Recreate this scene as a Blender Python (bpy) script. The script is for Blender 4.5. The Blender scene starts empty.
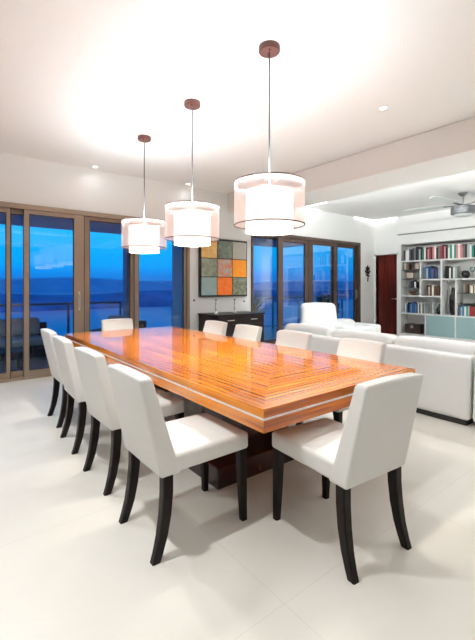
import bpy, bmesh, math, random
from mathutils import Vector, Matrix
PI = math.pi
sc = bpy.context.scene
COL = sc.collection
rnd = random.Random(7)

# ------------------------------------------------------------------ materials
def mat(name, color, rough=.5, metal=0, spec=.5, coat=0, bump=None, emit=None, estr=0, alpha=1, sheen=0, vary=None):
    m = bpy.data.materials.new(name); m.use_nodes = True
    n = m.node_tree.nodes; l = m.node_tree.links
    b = n['Principled BSDF']
    b.inputs['Base Color'].default_value = (*color, 1)
    b.inputs['Roughness'].default_value = rough
    b.inputs['Metallic'].default_value = metal
    b.inputs['Specular IOR Level'].default_value = spec
    b.inputs['Coat Weight'].default_value = coat
    b.inputs['Coat Roughness'].default_value = .04
    if emit:
        b.inputs['Emission Color'].default_value = (*emit, 1)
        b.inputs['Emission Strength'].default_value = estr
    if bump or vary:
        tc = n.new('ShaderNodeTexCoord')
    if bump:                                    # (scale, strength, distance)
        t = n.new('ShaderNodeTexNoise'); t.inputs['Scale'].default_value = bump[0]; t.inputs['Detail'].default_value = 4
        l.new(tc.outputs['Object'], t.inputs['Vector'])
        bp = n.new('ShaderNodeBump'); bp.inputs['Strength'].default_value = bump[1]; bp.inputs['Distance'].default_value = bump[2]
        l.new(t.outputs['Fac'], bp.inputs['Height']); l.new(bp.outputs['Normal'], b.inputs['Normal'])
    if vary:                                    # (scale, colour2)
        t = n.new('ShaderNodeTexNoise'); t.inputs['Scale'].default_value = vary[0]; t.inputs['Detail'].default_value = 5
        l.new(tc.outputs['Object'], t.inputs['Vector'])
        r = n.new('ShaderNodeValToRGB'); r.color_ramp.elements[0].position = .35; r.color_ramp.elements[1].position = .68
        r.color_ramp.elements[0].color = (*color, 1); r.color_ramp.elements[1].color = (*vary[1], 1)
        l.new(t.outputs['Fac'], r.inputs['Fac']); l.new(r.outputs['Color'], b.inputs['Base Color'])
    return m

def hexc(h):
    h = h.lstrip('#')
    def f(v):
        v /= 255
        return v/12.92 if v <= .04045 else ((v+.055)/1.055)**2.4
    return tuple(f(int(h[i:i+2], 16)) for i in (0, 2, 4))

M = {}
M['wall'] = mat('wall_paint', (.84, .84, .825), .6, spec=.2, bump=(160, .04, .002))
M['taupe'] = mat('bounce_cutting_taupe', hexc('6b5a4c'), .6)  # dark tone for the unseen walls, chosen to cut bounced fill light
M['ceiling'] = mat('ceiling_paint', (.87, .87, .86), .7, spec=.1)
M['white_trim'] = mat('white_trim_paint', (.84, .84, .83), .4)
M['leather'] = mat('off_white_upholstery', (.80, .785, .745), .48, spec=.35, bump=(9, .3, .014))
M['sofa'] = mat('white_sofa_leather', (.82, .815, .79), .45, spec=.35, bump=(7, .22, .02))
M['leg'] = mat('espresso_wood', (.012, .008, .006), .42, spec=.22)
M['frame'] = mat('bronze_aluminium', hexc('9a8674'), .42, metal=.2)
M['frame_dark'] = mat('dark_bronze_aluminium', hexc('5d4a40'), .42, metal=.25)
M['gasket'] = mat('black_gasket', (.012, .012, .016), .6)
M['steel'] = mat('brushed_steel', (.62, .62, .6), .28, metal=1)
M['silver'] = mat('polished_silver', (.72, .72, .72), .14, metal=1)
M['inlay'] = mat('pale_inlay', (.86, .82, .76), .3)
M['copper'] = mat('rosy_copper', hexc('6b443d'), .45, metal=.3)
M['black'] = mat('black_lacquer', (.012, .010, .011), .25)
M['iron'] = mat('wrought_iron', (.02, .022, .022), .5, metal=.4)
M['espresso'] = mat('sideboard_veneer', hexc('1e0f0e'), .38, spec=.25)
M['pedestal'] = mat('mahogany_pedestal', hexc('4a1712'), .25, coat=.4, vary=(6, hexc('2c0d0a')))
M['sofa_base'] = mat('sofa_black_base', (.02, .018, .018), .5)
M['niche'] = mat('niche_paint', hexc('d6d4d2'), .6, spec=.2)
M['grey'] = mat('fan_grey_metal', hexc('77787a'), .35, metal=.5)
M['blade'] = mat('fan_blade_pale', hexc('cdd3d2'), .4)

def floor_mat():
    m = mat('cream_porcelain', hexc('dfdad1'), .38, spec=.4)
    n = m.node_tree.nodes; l = m.node_tree.links; b = n['Principled BSDF']
    tc = n.new('ShaderNodeTexCoord')
    br = n.new('ShaderNodeTexBrick'); br.offset = 0; br.squash = 1
    br.inputs['Scale'].default_value = 1; br.inputs['Brick Width'].default_value = 1.2; br.inputs['Row Height'].default_value = 1.2
    br.inputs['Mortar Size'].default_value = .0016; br.inputs['Mortar Smooth'].default_value = .3
    br.inputs['Color1'].default_value = (*hexc('e1dcd3'), 1); br.inputs['Color2'].default_value = (*hexc('dfdad1'), 1)
    br.inputs['Mortar'].default_value = (*hexc('d2c9bd'), 1)
    l.new(tc.outputs['Object'], br.inputs['Vector'])
    t = n.new('ShaderNodeTexNoise'); t.inputs['Scale'].default_value = 1.6; t.inputs['Detail'].default_value = 6
    l.new(tc.outputs['Object'], t.inputs['Vector'])
    r = n.new('ShaderNodeValToRGB')
    r.color_ramp.elements[0].color = (.93, .92, .90, 1); r.color_ramp.elements[1].color = (1, 1, 1, 1)
    r.color_ramp.elements[0].position = .3; r.color_ramp.elements[1].position = .7
    l.new(t.outputs['Fac'], r.inputs['Fac'])
    mx = n.new('ShaderNodeMix'); mx.data_type = 'RGBA'; mx.blend_type = 'MULTIPLY'; mx.inputs['Factor'].default_value = 1
    l.new(br.outputs['Color'], mx.inputs['A']); l.new(r.outputs['Color'], mx.inputs['B'])
    l.new(mx.outputs['Result'], b.inputs['Base Color'])
    return m
M['floor'] = floor_mat()

def wood_mat(name, grain_axis):
    """glossy amber veneer, fine dark grain running along grain_axis (0 = x, 1 = y)."""
    m = mat(name, hexc('c8701a'), .22, spec=.5, coat=.78)
    n = m.node_tree.nodes; l = m.node_tree.links; b = n['Principled BSDF']
    b.inputs['Coat Roughness'].default_value = .03; b.inputs['Coat IOR'].default_value = 1.5; b.inputs['Specular IOR Level'].default_value = .15
    tc = n.new('ShaderNodeTexCoord'); mp = n.new('ShaderNodeMapping')
    s = [1, 1, 1]; s[grain_axis] = .06
    mp.inputs['Scale'].default_value = s
    l.new(tc.outputs['Object'], mp.inputs['Vector'])
    wv = n.new('ShaderNodeTexWave'); wv.wave_type = 'BANDS'; wv.bands_direction = 'X' if grain_axis != 0 else 'Y'
    wv.inputs['Scale'].default_value = 7.5; wv.inputs['Distortion'].default_value = 7; wv.inputs['Detail'].default_value = 3
    wv.inputs['Detail Scale'].default_value = 1.6; wv.inputs['Detail Roughness'].default_value = .6
    l.new(mp.outputs['Vector'], wv.inputs['Vector'])
    mp3 = n.new('ShaderNodeMapping'); s3 = [55, 55, 55]; s3[grain_axis] = .5; mp3.inputs['Scale'].default_value = s3
    l.new(tc.outputs['Object'], mp3.inputs['Vector'])
    t = n.new('ShaderNodeTexNoise'); t.inputs['Scale'].default_value = 1; t.inputs['Detail'].default_value = 4
    l.new(mp3.outputs['Vector'], t.inputs['Vector'])
    av = n.new('ShaderNodeMath'); av.operation = 'MULTIPLY_ADD'; av.inputs[1].default_value = .62
    sc_ = n.new('ShaderNodeMath'); sc_.operation = 'MULTIPLY'; sc_.inputs[1].default_value = .38
    l.new(wv.outputs['Fac'], sc_.inputs[0]); l.new(t.outputs['Fac'], av.inputs[0]); l.new(sc_.outputs[0], av.inputs[2])
    r = n.new('ShaderNodeValToRGB'); cr = r.color_ramp
    cr.elements[0].position = .24; cr.elements[0].color = (*hexc('97450a'), 1)
    cr.elements[1].position = .74; cr.elements[1].color = (*hexc('e68f16'), 1)
    e = cr.elements.new(.38); e.color = (*hexc('bd6308'), 1)
    e = cr.elements.new(.54); e.color = (*hexc('d67a0e'), 1)
    l.new(av.outputs[0], r.inputs['Fac'])
    # broad flitch-to-flitch tone changes
    mp2 = n.new('ShaderNodeMapping'); s2 = [5, 5, 5]; s2[grain_axis] = .25; mp2.inputs['Scale'].default_value = s2
    l.new(tc.outputs['Object'], mp2.inputs['Vector'])
    t2 = n.new('ShaderNodeTexNoise'); t2.inputs['Scale'].default_value = 1; t2.inputs['Detail'].default_value = 2
    l.new(mp2.outputs['Vector'], t2.inputs['Vector'])
    r2 = n.new('ShaderNodeValToRGB'); r2.color_ramp.elements[0].color = (.68, .6, .5, 1); r2.color_ramp.elements[1].color = (1.08, 1.04, 1, 1)
    r2.color_ramp.elements[0].position = .35; r2.color_ramp.elements[1].position = .62
    l.new(t2.outputs['Fac'], r2.inputs['Fac'])
    mx = n.new('ShaderNodeMix'); mx.data_type = 'RGBA'; mx.blend_type = 'MULTIPLY'; mx.inputs['Factor'].default_value = .75
    l.new(r.outputs['Color'], mx.inputs['A']); l.new(r2.outputs['Color'], mx.inputs['B'])
    l.new(mx.outputs['Result'], b.inputs['Base Color'])
    return m
M['wood_x'] = wood_mat('amber_veneer_crosswise', 0)
M['wood_y'] = wood_mat('amber_veneer_lengthwise', 1)

def door_wood():
    m = wood_mat('mahogany_door', 2)
    for nd in m.node_tree.nodes:
        if nd.type == 'VALTORGB':
            for e, c in zip(nd.color_ramp.elements, ('3c0f0a', '4c150d', '57190f', '612012')):
                if len(nd.color_ramp.elements) == 4: e.color = (*hexc(c), 1)
    m.node_tree.nodes['Principled BSDF'].inputs['Coat Weight'].default_value = .2
    m.node_tree.nodes['Principled BSDF'].inputs['Roughness'].default_value = .4
    return m
M['door'] = door_wood()

def glass_mat(name, tint, refl=1.0):
    m = bpy.data.materials.new(name); m.use_nodes = True
    n = m.node_tree.nodes; l = m.node_tree.links
    n.remove(n['Principled BSDF'])
    out = n['Material Output']
    fr = n.new('ShaderNodeFresnel'); fr.inputs['IOR'].default_value = 1.5
    ml = n.new('ShaderNodeMath'); ml.operation = 'MULTIPLY'; ml.inputs[1].default_value = refl
    tr = n.new('ShaderNodeBsdfTransparent'); tr.inputs['Color'].default_value = (*tint, 1)
    gl = n.new('ShaderNodeBsdfGlossy'); gl.inputs['Roughness'].default_value = .02
    mx = n.new('ShaderNodeMixShader')
    l.new(fr.outputs['Fac'], ml.inputs[0]); l.new(ml.outputs[0], mx.inputs['Fac'])
    l.new(tr.outputs[0], mx.inputs[1]); l.new(gl.outputs[0], mx.inputs[2]); l.new(mx.outputs[0], out.inputs['Surface'])
    return m
M['glass'] = glass_mat('window_glass', (.98, .99, 1), .28)
M['glass_front'] = glass_mat('dining_window_glass', (.98, .99, 1), 1.0)
M['clear_glass'] = glass_mat('clear_shelf_glass', (.86, .93, .92))
M['aqua_glass'] = mat('frosted_aqua_glass', hexc('96b4b7'), .25, spec=.5)

def sheer_mat():
    m = bpy.data.materials.new('sheer_organza'); m.use_nodes = True
    n = m.node_tree.nodes; l = m.node_tree.links; n.remove(n['Principled BSDF'])
    tr = n.new('ShaderNodeBsdfTransparent'); tr.inputs['Color'].default_value = (1, .97, .96, 1)
    df = n.new('ShaderNodeBsdfTranslucent'); df.inputs['Color'].default_value = (.93, .80, .77, 1)
    d2 = n.new('ShaderNodeBsdfDiffuse'); d2.inputs['Color'].default_value = (.93, .82, .79, 1)
    ma = n.new('ShaderNodeMixShader'); ma.inputs['Fac'].default_value = .5
    mx = n.new('ShaderNodeMixShader'); mx.inputs['Fac'].default_value = .5
    l.new(df.outputs[0], ma.inputs[1]); l.new(d2.outputs[0], ma.inputs[2])
    l.new(tr.outputs[0], mx.inputs[1]); l.new(ma.outputs[0], mx.inputs[2]); l.new(mx.outputs[0], n['Material Output'].inputs['Surface'])
    return m
M['sheer'] = sheer_mat()
def lamp_mat(name, strength, through):
    m = bpy.data.materials.new(name); m.use_nodes = True
    n = m.node_tree.nodes; l = m.node_tree.links; n.remove(n['Principled BSDF'])
    em = n.new('ShaderNodeEmission'); em.inputs['Color'].default_value = (1, .965, .92, 1); em.inputs['Strength'].default_value = strength
    if through == 'clear': t = n.new('ShaderNodeBsdfTransparent')
    else: t = n.new('ShaderNodeBsdfTranslucent'); t.inputs['Color'].default_value = (.85, .84, .82, 1)
    ad = n.new('ShaderNodeMixShader'); ad.inputs['Fac'].default_value = .5
    l.new(em.outputs[0], ad.inputs[1]); l.new(t.outputs[0], ad.inputs[2]); l.new(ad.outputs[0], n['Material Output'].inputs['Surface'])
    return m
M['drum'] = mat('lit_lamp_drum', (.85, .84, .82), .6, emit=(1, .965, .92), estr=1.25)
M['drum_bottom'] = lamp_mat('lit_lamp_bottom', 2.6, 'clear')
M['drum_top'] = lamp_mat('lit_lamp_top', 1.0, 'translucent')
M['lens'] = mat('lit_lamp_lens', (.9, .9, .9), .4, emit=(1, .97, .92), estr=6)
M['led'] = mat('lit_led_strip', (.9, .9, .9), .4, emit=(1, .99, .96), estr=4)
# outdoors
M['deck'] = mat('terrace_tile', hexc('7d7f8a'), .35)
M['soffit'] = mat('terrace_soffit_paint', hexc('8d86a0'), .6)
M['terrace_wall'] = mat('terrace_wall_paint', (.75, .78, .8), .6)
M['rail'] = mat('rail_metal', hexc('70757c'), .4, metal=.4)
M['sea'] = mat('sea_water', hexc('3f72a8'), .35)
M['hill'] = mat('haze_tinted_hillside', hexc('8fb0cc'), .9, vary=(.01, hexc('7b9ab8')))  # distance haze is painted into both hills as bluish base colour
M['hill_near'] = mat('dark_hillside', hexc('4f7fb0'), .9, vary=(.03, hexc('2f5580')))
M['leaf'] = mat('dusk_leaf', hexc('2c4b45'), .6)
M['wicker'] = mat('charcoal_wicker', hexc('3a3945'), .7)
M['pad'] = mat('outdoor_cushion', hexc('8297aa'), .8)
M['planter'] = mat('planter_grey', hexc('5a5e66'), .7)

# ------------------------------------------------------------------ mesh helpers
def link(name, bm, m, parent=None, smooth=False, loc=None):
    me = bpy.data.meshes.new(name); bm.normal_update(); bm.to_mesh(me); bm.free()
    me.materials.append(m)
    if smooth:
        for p in me.polygons: p.use_smooth = True
    o = bpy.data.objects.new(name, me); COL.objects.link(o)
    if parent: o.parent = parent
    if loc: o.location = loc
    return o
def empty(name, loc=(0, 0, 0), rz=0):
    o = bpy.data.objects.new(name, None); COL.objects.link(o); o.location = loc; o.rotation_euler = (0, 0, rz)
    o.empty_display_size = .1
    return o
def tag(o, label, cat, group=None):
    o['label'] = label; o['category'] = cat
    if group: o['group'] = group
    return o
def thing(name, label, cat, loc=(0, 0, 0), rz=0, group=None):
    return tag(empty(name, loc, rz), label, cat, group)
def struct(o):
    o['kind'] = 'structure'; return o

def box(bm, x0, x1, y0, y1, z0, z1, bev=0, seg=2):
    r = bmesh.ops.create_cube(bm, size=1)
    vs = r['verts']
    for v in vs:
        v.co = Vector(((x0+x1)/2 + v.co.x*(x1-x0), (y0+y1)/2 + v.co.y*(y1-y0), (z0+z1)/2 + v.co.z*(z1-z0)))
    if bev > 0:
        es = list({e for v in vs for e in v.link_edges})
        bmesh.ops.bevel(bm, geom=es, offset=bev, segments=seg, profile=.5, affect='EDGES')
    return bm
def B(*a, **k):
    return box(bmesh.new(), *a, **k)
def lathe(bm, prof, seg=32, cx=0, cy=0):
    rings = []
    for r, z in prof:
        if r < 1e-5: rings.append([bm.verts.new((cx, cy, z))])
        else: rings.append([bm.verts.new((cx+r*math.cos(2*PI*i/seg), cy+r*math.sin(2*PI*i/seg), z)) for i in range(seg)])
    for a, b in zip(rings, rings[1:]):
        for i in range(seg):
            j = (i+1) % seg
            if len(a) == 1 and len(b) == 1: continue
            if len(a) == 1: bm.faces.new((a[0], b[j], b[i]))
            elif len(b) == 1: bm.faces.new((a[i], a[j], b[0]))
            else: bm.faces.new((a[i], a[j], b[j], b[i]))
    return bm
def tube(bm, pts, r, seg=8, caps=True):
    pts = [Vector(p) for p in pts]; rings = []
    rr = r if isinstance(r, (list, tuple)) else [r]*len(pts)
    up = Vector((0, 0, 1))
    for i, p in enumerate(pts):
        d = (pts[min(i+1, len(pts)-1)] - pts[max(i-1, 0)]).normalized()
        a = d.cross(up) if abs(d.dot(up)) < .95 else d.cross(Vector((1, 0, 0)))
        a.normalize(); b = d.cross(a)
        rings.append([bm.verts.new(p + (a*math.cos(2*PI*k/seg) + b*math.sin(2*PI*k/seg))*rr[i]) for k in range(seg)])
    for A, Bq in zip(rings, rings[1:]):
        for k in range(seg):
            bm.faces.new((A[k], A[(k+1) % seg], Bq[(k+1) % seg], Bq[k]))
    if caps:
        bm.faces.new(rings[0][::-1]); bm.faces.new(rings[-1])
    return bm
def square_loft(bm, secs):
    """secs: list of (cx, cy, z, hx, hy): square post that tapers and curves."""
    rings = [[bm.verts.new((cx+sx*hx, cy+sy*hy, z)) for sx, sy in ((-1, -1), (1, -1), (1, 1), (-1, 1))] for cx, cy, z, hx, hy in secs]
    for a, b in zip(rings, rings[1:]):
        for k in range(4): bm.faces.new((a[k], a[(k+1) % 4], b[(k+1) % 4], b[k]))
    bm.faces.new(rings[0][::-1]); bm.faces.new(rings[-1])
    bmesh.ops.recalc_face_normals(bm, faces=bm.faces[:])
    es = [e for e in bm.edges]
    bmesh.ops.bevel(bm, geom=[e for e in es if abs((e.verts[0].co - e.verts[1].co).normalized().z) > .5], offset=.004, segments=2, affect='EDGES')
    return bm
def cushion(bm, x0, x1, y0, y1, z0, z1, r, n=6, deform=None):
    """rounded block with a dense surface; deform(v, (u,v,w in -1..1)) moves points."""
    h = Vector(((x1-x0)/2, (y1-y0)/2, (z1-z0)/2)); c = Vector(((x0+x1)/2, (y0+y1)/2, (z0+z1)/2))
    r = min(r, *h)
    def coords(H):
        e = [-(H-r) - r*math.tan(PI/4*(1-k/3)) for k in range(3)]
        i = H-r
        mid = [-i + 2*i*k/n for k in range(n+1)]
        return e + mid + [-q for q in e[::-1]]
    cs = [coords(H) for H in h]; N = [len(q) for q in cs]
    V = {}
    def vert(i, j, k):
        key = (i, j, k)
        if key not in V:
            p = Vector((cs[0][i], cs[1][j], cs[2][k]))
            q = Vector([max(-(h[a]-r), min(h[a]-r, p[a])) for a in range(3)])
            d = p - q
            if d.length > 1e-9: d = d.normalized()*r
            w = q + d
            uvw = (w.x/h.x, w.y/h.y, w.z/h.z)
            w = w + c
            if deform: w = Vector(deform(w, uvw))
            V[key] = bm.verts.new(w)
        return V[key]
    for ax in range(3):
        o1, o2 = [a for a in range(3) if a != ax]
        for side in (0, N[ax]-1):
            for a in range(N[o1]-1):
                for b in range(N[o2]-1):
                    idx = []
                    for da, db in ((0, 0), (1, 0), (1, 1), (0, 1)):
                        t = [0, 0, 0]; t[ax] = side; t[o1] = a+da; t[o2] = b+db; idx.append(vert(*t))
                    flip = (side == 0) ^ (ax == 1)
                    bm.faces.new(idx[::-1] if flip else idx)
    return bm
def dup(root, loc=None, rz=None, scale=None):
    r = root.copy(); COL.objects.link(r)
    if loc is not None: r.location = loc
    if rz is not None: r.rotation_euler = (0, 0, rz)
    if scale is not None: r.scale = scale
    for ch in list(root.children):
        c = ch.copy(); COL.objects.link(c); c.parent = r
        for g in ch.children:
            d = g.copy(); COL.objects.link(d); d.parent = c
    return r

# ------------------------------------------------------------------ the room
XL, XR, YB, YF, CZ = -2.6, 10.2, -3.0, 6.45, 3.32
HD = 2.61
struct(link('floor', B(XL-.2, XR+.6, YB-.2, YF+.12, -.12, 0), M['floor']))
struct(link('ceiling', B(XL-.2, XR+.6, YB-.2, YF+.2, CZ, CZ+.15), M['ceiling']))
# window wall as masonry pieces around two openings
W0, W1, W2, W3 = -1.45, 3.85, 5.42, 9.47
bm = bmesh.new()
for x0, x1, z0, z1 in ((XL-.2, W0, 0, CZ), (W0, W1, HD, CZ), (W1, W2, 0, CZ), (W2, W3, HD, CZ), (W3, XR+.6, 0, CZ)):
    box(bm, x0, x1, YF, YF+.2, z0, z1)
struct(link('wall_far', bm, M['wall']))
struct(link('wall_left', B(XL-.2, XL, YB-.2, YF, 0, CZ), M['taupe']))
struct(link('wall_near', B(XL, XR+.6, YB-.2, YB, 0, CZ), M['taupe']))
# right wall around the door opening and the bookcase niche
DY0, DY1, DZ = 5.735, 6.40, 2.29
NY0, NY1, NZ0, NZ1 = 2.10, 5.665, .05, 2.54
bm = bmesh.new()
for y0, y1, z0, z1 in ((DY1, YF, 0, CZ), (DY0, DY1, DZ, CZ), (NY1, DY0, 0, CZ), (NY0, NY1, NZ1, CZ), (YB, NY0, 0, CZ), (NY0, NY1, 0, NZ0)):
    box(bm, XR, XR+.4, y0, y1, z0, z1)
box(bm, XR+.4, XR+.6, YB-.2, YF+.2, 0, CZ)
struct(link('wall_right', bm, M['wall']))
struct(link('ceiling_beam', B(4.79, 5.62, YB, YF, 2.94, CZ, bev=.012), M['ceiling']))
# bulkhead over the bookcase, its shadow gap painted as a grey strip
struct(link('trim_1', B(XR-.05, XR, 1.2, 5.70, 2.835, CZ), M['ceiling']))
struct(link('gap_shade_strip', B(XR-.014, XR, 1.2, 5.72, 2.805, 2.83), mat('painted_gap_shade', hexc('8f8d8b'), .7)))

# door in the right wall
dr = struct(empty('door_1', (XR, (DY0+DY1)/2, 0)))
hw = (DY1-DY0)/2
bm = bmesh.new()
for a in ((-hw-.05, -hw), (hw, hw+.045)): box(bm, -.02, .10, a[0], a[1], 0, DZ+.055, bev=.004)
box(bm, -.02, .10, -hw-.05, hw+.045, DZ, DZ+.05, bev=.004)
link('door_casing', bm, M['white_trim'], dr)
link('door_leaf', B(.075, .115, -hw+.01, hw-.01, .008, DZ-.008, bev=.003), M['door'], dr)
bm = bmesh.new(); lathe(bm, [(0, 0), (.024, 0), (.024, .012), (.009, .015), (.009, .05), (0, .05)], 16)
bmesh.ops.rotate(bm, verts=bm.verts, cent=(0, 0, 0), matrix=Matrix.Rotation(-PI/2, 3, 'Y'))
tube(bm, [(-.045, 0, 0), (-.048, .05, 0), (-.046, .11, -.003)], .008)
bmesh.ops.translate(bm, verts=bm.verts, vec=(.075, -hw+.07, 1.02))
link('door_handle', bm, M['steel'], dr, smooth=True)

# glazing: one structure object per leaf
def leaf(name, x0, x1, y, stile, mfr, topr=.07, botr=.09, rstile=None, z1=HD-.075, handle=None, z0=.035):
    rs = rstile or stile
    root = struct(empty(name, ((x0+x1)/2, y, z0)))
    a, b = -(x1-x0)/2, (x1-x0)/2; h = z1-z0
    bm = bmesh.new()
    box(bm, a, a+stile, -.025, .025, 0, h, bev=.003); box(bm, b-rs, b, -.025, .025, 0, h, bev=.003)
    box(bm, a+stile, b-rs, -.022, .022, 0, botr, bev=.003); box(bm, a+stile, b-rs, -.022, .022, h-topr, h, bev=.003)
    link('window_frame', bm, mfr, root)
    bm = bmesh.new(); g = .012
    for q in ((a+stile, a+stile+g, botr, h-topr), (b-rs-g, b-rs, botr, h-topr), (a+stile+g, b-rs-g, botr, botr+g), (a+stile+g, b-rs-g, h-topr-g, h-topr)):
        box(bm, q[0], q[1], -.016, .016, q[2], q[3])
    for q in ((a, a+.009), (b-.009, b)): box(bm, q[0], q[1], -.027, -.02, 0, h)
    link('gasket', bm, M['gasket'], root)
    link('pane', B(a+stile, b-rs, -.005, .005, botr, h-topr), M['glass_front' if mfr is M['frame'] else 'glass'], root)
    if handle is not None:
        bm = B(handle-.016, handle+.016, -.034, -.026, 1.0-z0, 1.30-z0, bev=.004)
        tube(bm, [(handle, -.034, 1.04-z0), (handle, -.062, 1.05-z0), (handle, -.062, 1.25-z0), (handle, -.034, 1.26-z0)], .008)
        link('handle', bm, M['steel'], root)
    return root
def surround(name, x0, x1, mfr, w=.06):
    bm = bmesh.new()
    box(bm, x0, x0+w, YF-.03, YF+.15, 0, HD, bev=.004); box(bm, x1-w, x1, YF-.03, YF+.15, 0, HD, bev=.004)
    box(bm, x0, x1, YF-.03, YF+.15, HD-.075, HD, bev=.004); box(bm, x0, x1, YF-.03, YF+.15, 0, .035, bev=.003)
    return struct(link(name, bm, mfr))
surround('trim_3', W0, W1, M['frame'])
leaf('window_1', -1.39, -.30, YF+.09, .06, M['frame'])
leaf('window_2', -.36, .84, YF+.03, .055, M['frame'])
leaf('window_3', .80, 1.07, YF+.09, .045, M['frame'])
leaf('door_2', 1.0, 1.88, YF+.02, .075, M['frame'], topr=.06, rstile=.16, handle=.355)
leaf('window_4', 1.88, 2.79, YF+.09, .10, M['frame'], topr=.05)
leaf('window_5', 2.73, 3.79, YF+.03, .085, M['frame'], topr=.05, rstile=.05)
surround('trim_4', W2, W3, M['frame_dark'], .05)
leaf('window_6', 5.47, 6.42, YF+.09, .05, M['frame_dark'], topr=.05, rstile=.1)
leaf('window_7', 6.24, 7.30, YF+.02, .16, M['frame_dark'], topr=.09, rstile=.13)
leaf('window_8', 7.30, 8.45, YF+.02, .16, M['frame_dark'], topr=.09, rstile=.16)
leaf('window_9', 8.30, 9.42, YF+.09, .13, M['frame_dark'], topr=.08, rstile=.10, handle=.51)

# ------------------------------------------------------------------ dining table
TX0, TX1, TY0, TY1 = 1.325, 2.885, 1.475, 5.40
tb = thing('dining_table', 'long glossy amber veneer dining table with a pale strip around its edge', 'table', (0, 0, 0))
tb.location = ((TX0+TX1)/2, (TY0+TY1)/2, 0)
hx, hy = (TX1-TX0)/2, (TY1-TY0)/2
def table_slab(z0, z1, inset=0.):
    bm = bmesh.new(); X, Y = hx-inset, hy-inset; m = X*.98
    def quadprism(poly, mi):
        lo = [bm.verts.new((x, y, z0)) for x, y in poly]; hi = [bm.verts.new((x, y, z1)) for x, y in poly]
        f = [bm.faces.new(hi), bm.faces.new(lo[::-1])]
        for i in range(len(poly)):
            j = (i+1) % len(poly); f.append(bm.faces.new((lo[i], lo[j], hi[j], hi[i])))
        for q in f: q.material_index = mi
    quadprism([(-X, -Y), (X, -Y), (0, -Y+m)], 0)
    quadprism([(X, Y), (-X, Y), (0, Y-m)], 0)
    quadprism([(X, -Y), (X, Y), (0, Y-m), (0, -Y+m)], 1)
    quadprism([(-X, Y), (-X, -Y), (0, -Y+m), (0, Y-m)], 1)
    return bm
o = link('tabletop', table_slab(.712, .76), M['wood_x'], tb); o.data.materials.append(M['wood_y'])
o = link('lower_slab', table_slab(.635, .698), M['wood_x'], tb); o.data.materials.append(M['wood_y'])
link('edge_inlay', B(-hx+.003, hx-.003, -hy+.003, hy-.003, .698, .712), M['inlay'], tb)['label'] = 'pale strip running round the table edge'
for yc, yh in ((2.47-(TY0+TY1)/2, .33), (4.78-(TY0+TY1)/2, .25)):
    p = link('pedestal', B(-.42, .26, yc-.16, yc+.16, .15, .635, bev=.006), M['pedestal'], tb)
    link('plinth', B(-.60, .325, yc-yh, yc+yh, 0, .15, bev=.008), M['pedestal'], p)
link('stretcher', B(-.14, -.02, 2.63-(TY0+TY1)/2, 4.62-(TY0+TY1)/2, .30, .50, bev=.006), M['pedestal'], tb)

# ------------------------------------------------------------------ dining chairs
def make_chair():
    t = empty('dining_chair')
    def seat_def(w, q):
        x, y, z = w
        if q[2] > 0: z += .016*(1-q[0]**2)*(1-q[1]**2)
        return (x, y, z)
    link('seat', cushion(bmesh.new(), -.235, .235, -.26, .31, .425, .525, .022, deform=seat_def), M['leather'], t, smooth=True)
    def back_def(w, q):
        x, y, z = w; f = (z-.42)/.52
        tk = 1-.42*f**.8 if f > 0 else 1
        y0 = -.272 - .115*f
        yy = y0 + (y+.272)*tk
        bow = .010*(1-q[0]**2)*(1-q[2]**2)*(1 if q[1] > 0 else -1)
        return (x*(1-.03*f), yy+bow, z + (.008*(1-q[0]**2) if q[2] > .8 else 0))
    link('backrest', cushion(bmesh.new(), -.238, .238, -.272, -.145, .418, .94, .02, deform=back_def), M['leather'], t, smooth=True)
    for s in (-1, 1):
        link('leg', square_loft(bmesh.new(), [(s*.203, .272, .43, .027, .027), (s*.205, .277, .2, .023, .023), (s*.208, .284, 0, .018, .018)]), M['leg'], t)
        link('leg', square_loft(bmesh.new(), [(s*.205, -.225, .43, .027, .028), (s*.206, -.226, .33, .026, .028), (s*.208, -.236, .22, .025, .027), (s*.210, -.254, .12, .023, .025), (s*.212, -.276, .045, .021, .023), (s*.213, -.292, 0, .020, .022)]), M['leg'], t)
    return t
chair0 = make_chair()
GRP = 'white dining chairs around the table'
first = [True]
def chair(x, y, rz, label, s=1):
    if first[0]:
        o = chair0; o.location = (x, y, 0); o.rotation_euler = (0, 0, rz); first[0] = False
    else: o = dup(chair0, (x, y, 0), rz)
    o.scale = (1, 1, s)
    tag(o, label, 'chair', GRP)
R = -PI/2
chair(1.157, 1.995, R, 'white dining chair nearest the camera in the row of four on the glass door side')
chair(1.182, 2.785, R+.02, 'white dining chair, second from the camera in the row of four')
chair(1.195, 3.558, R-.03, 'white dining chair, third from the camera in the row of four')
chair(1.236, 4.274, R-.02, 'white dining chair farthest from the camera in the row of four, by the glass doors')
chair(1.787, 1.367, -.08, 'white dining chair alone at the near short end, its back to the camera')
chair(2.14, 5.36, PI, 'white dining chair alone at the far short end, against blue windows', .945)
chair(2.765, 4.47, -R, 'white dining chair across the table, before the left end of the dark sideboard', .945)
chair(2.765, 3.75, -R, 'white dining chair across the table, before the right end of the dark sideboard', .945)
chair(2.765, 2.95, -R, 'white dining chair across the table, before the far end of the sofa', .945)
chair(2.765, 2.10, -R, 'white dining chair across the table, nearest the camera on the sofa side', .945)

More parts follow.
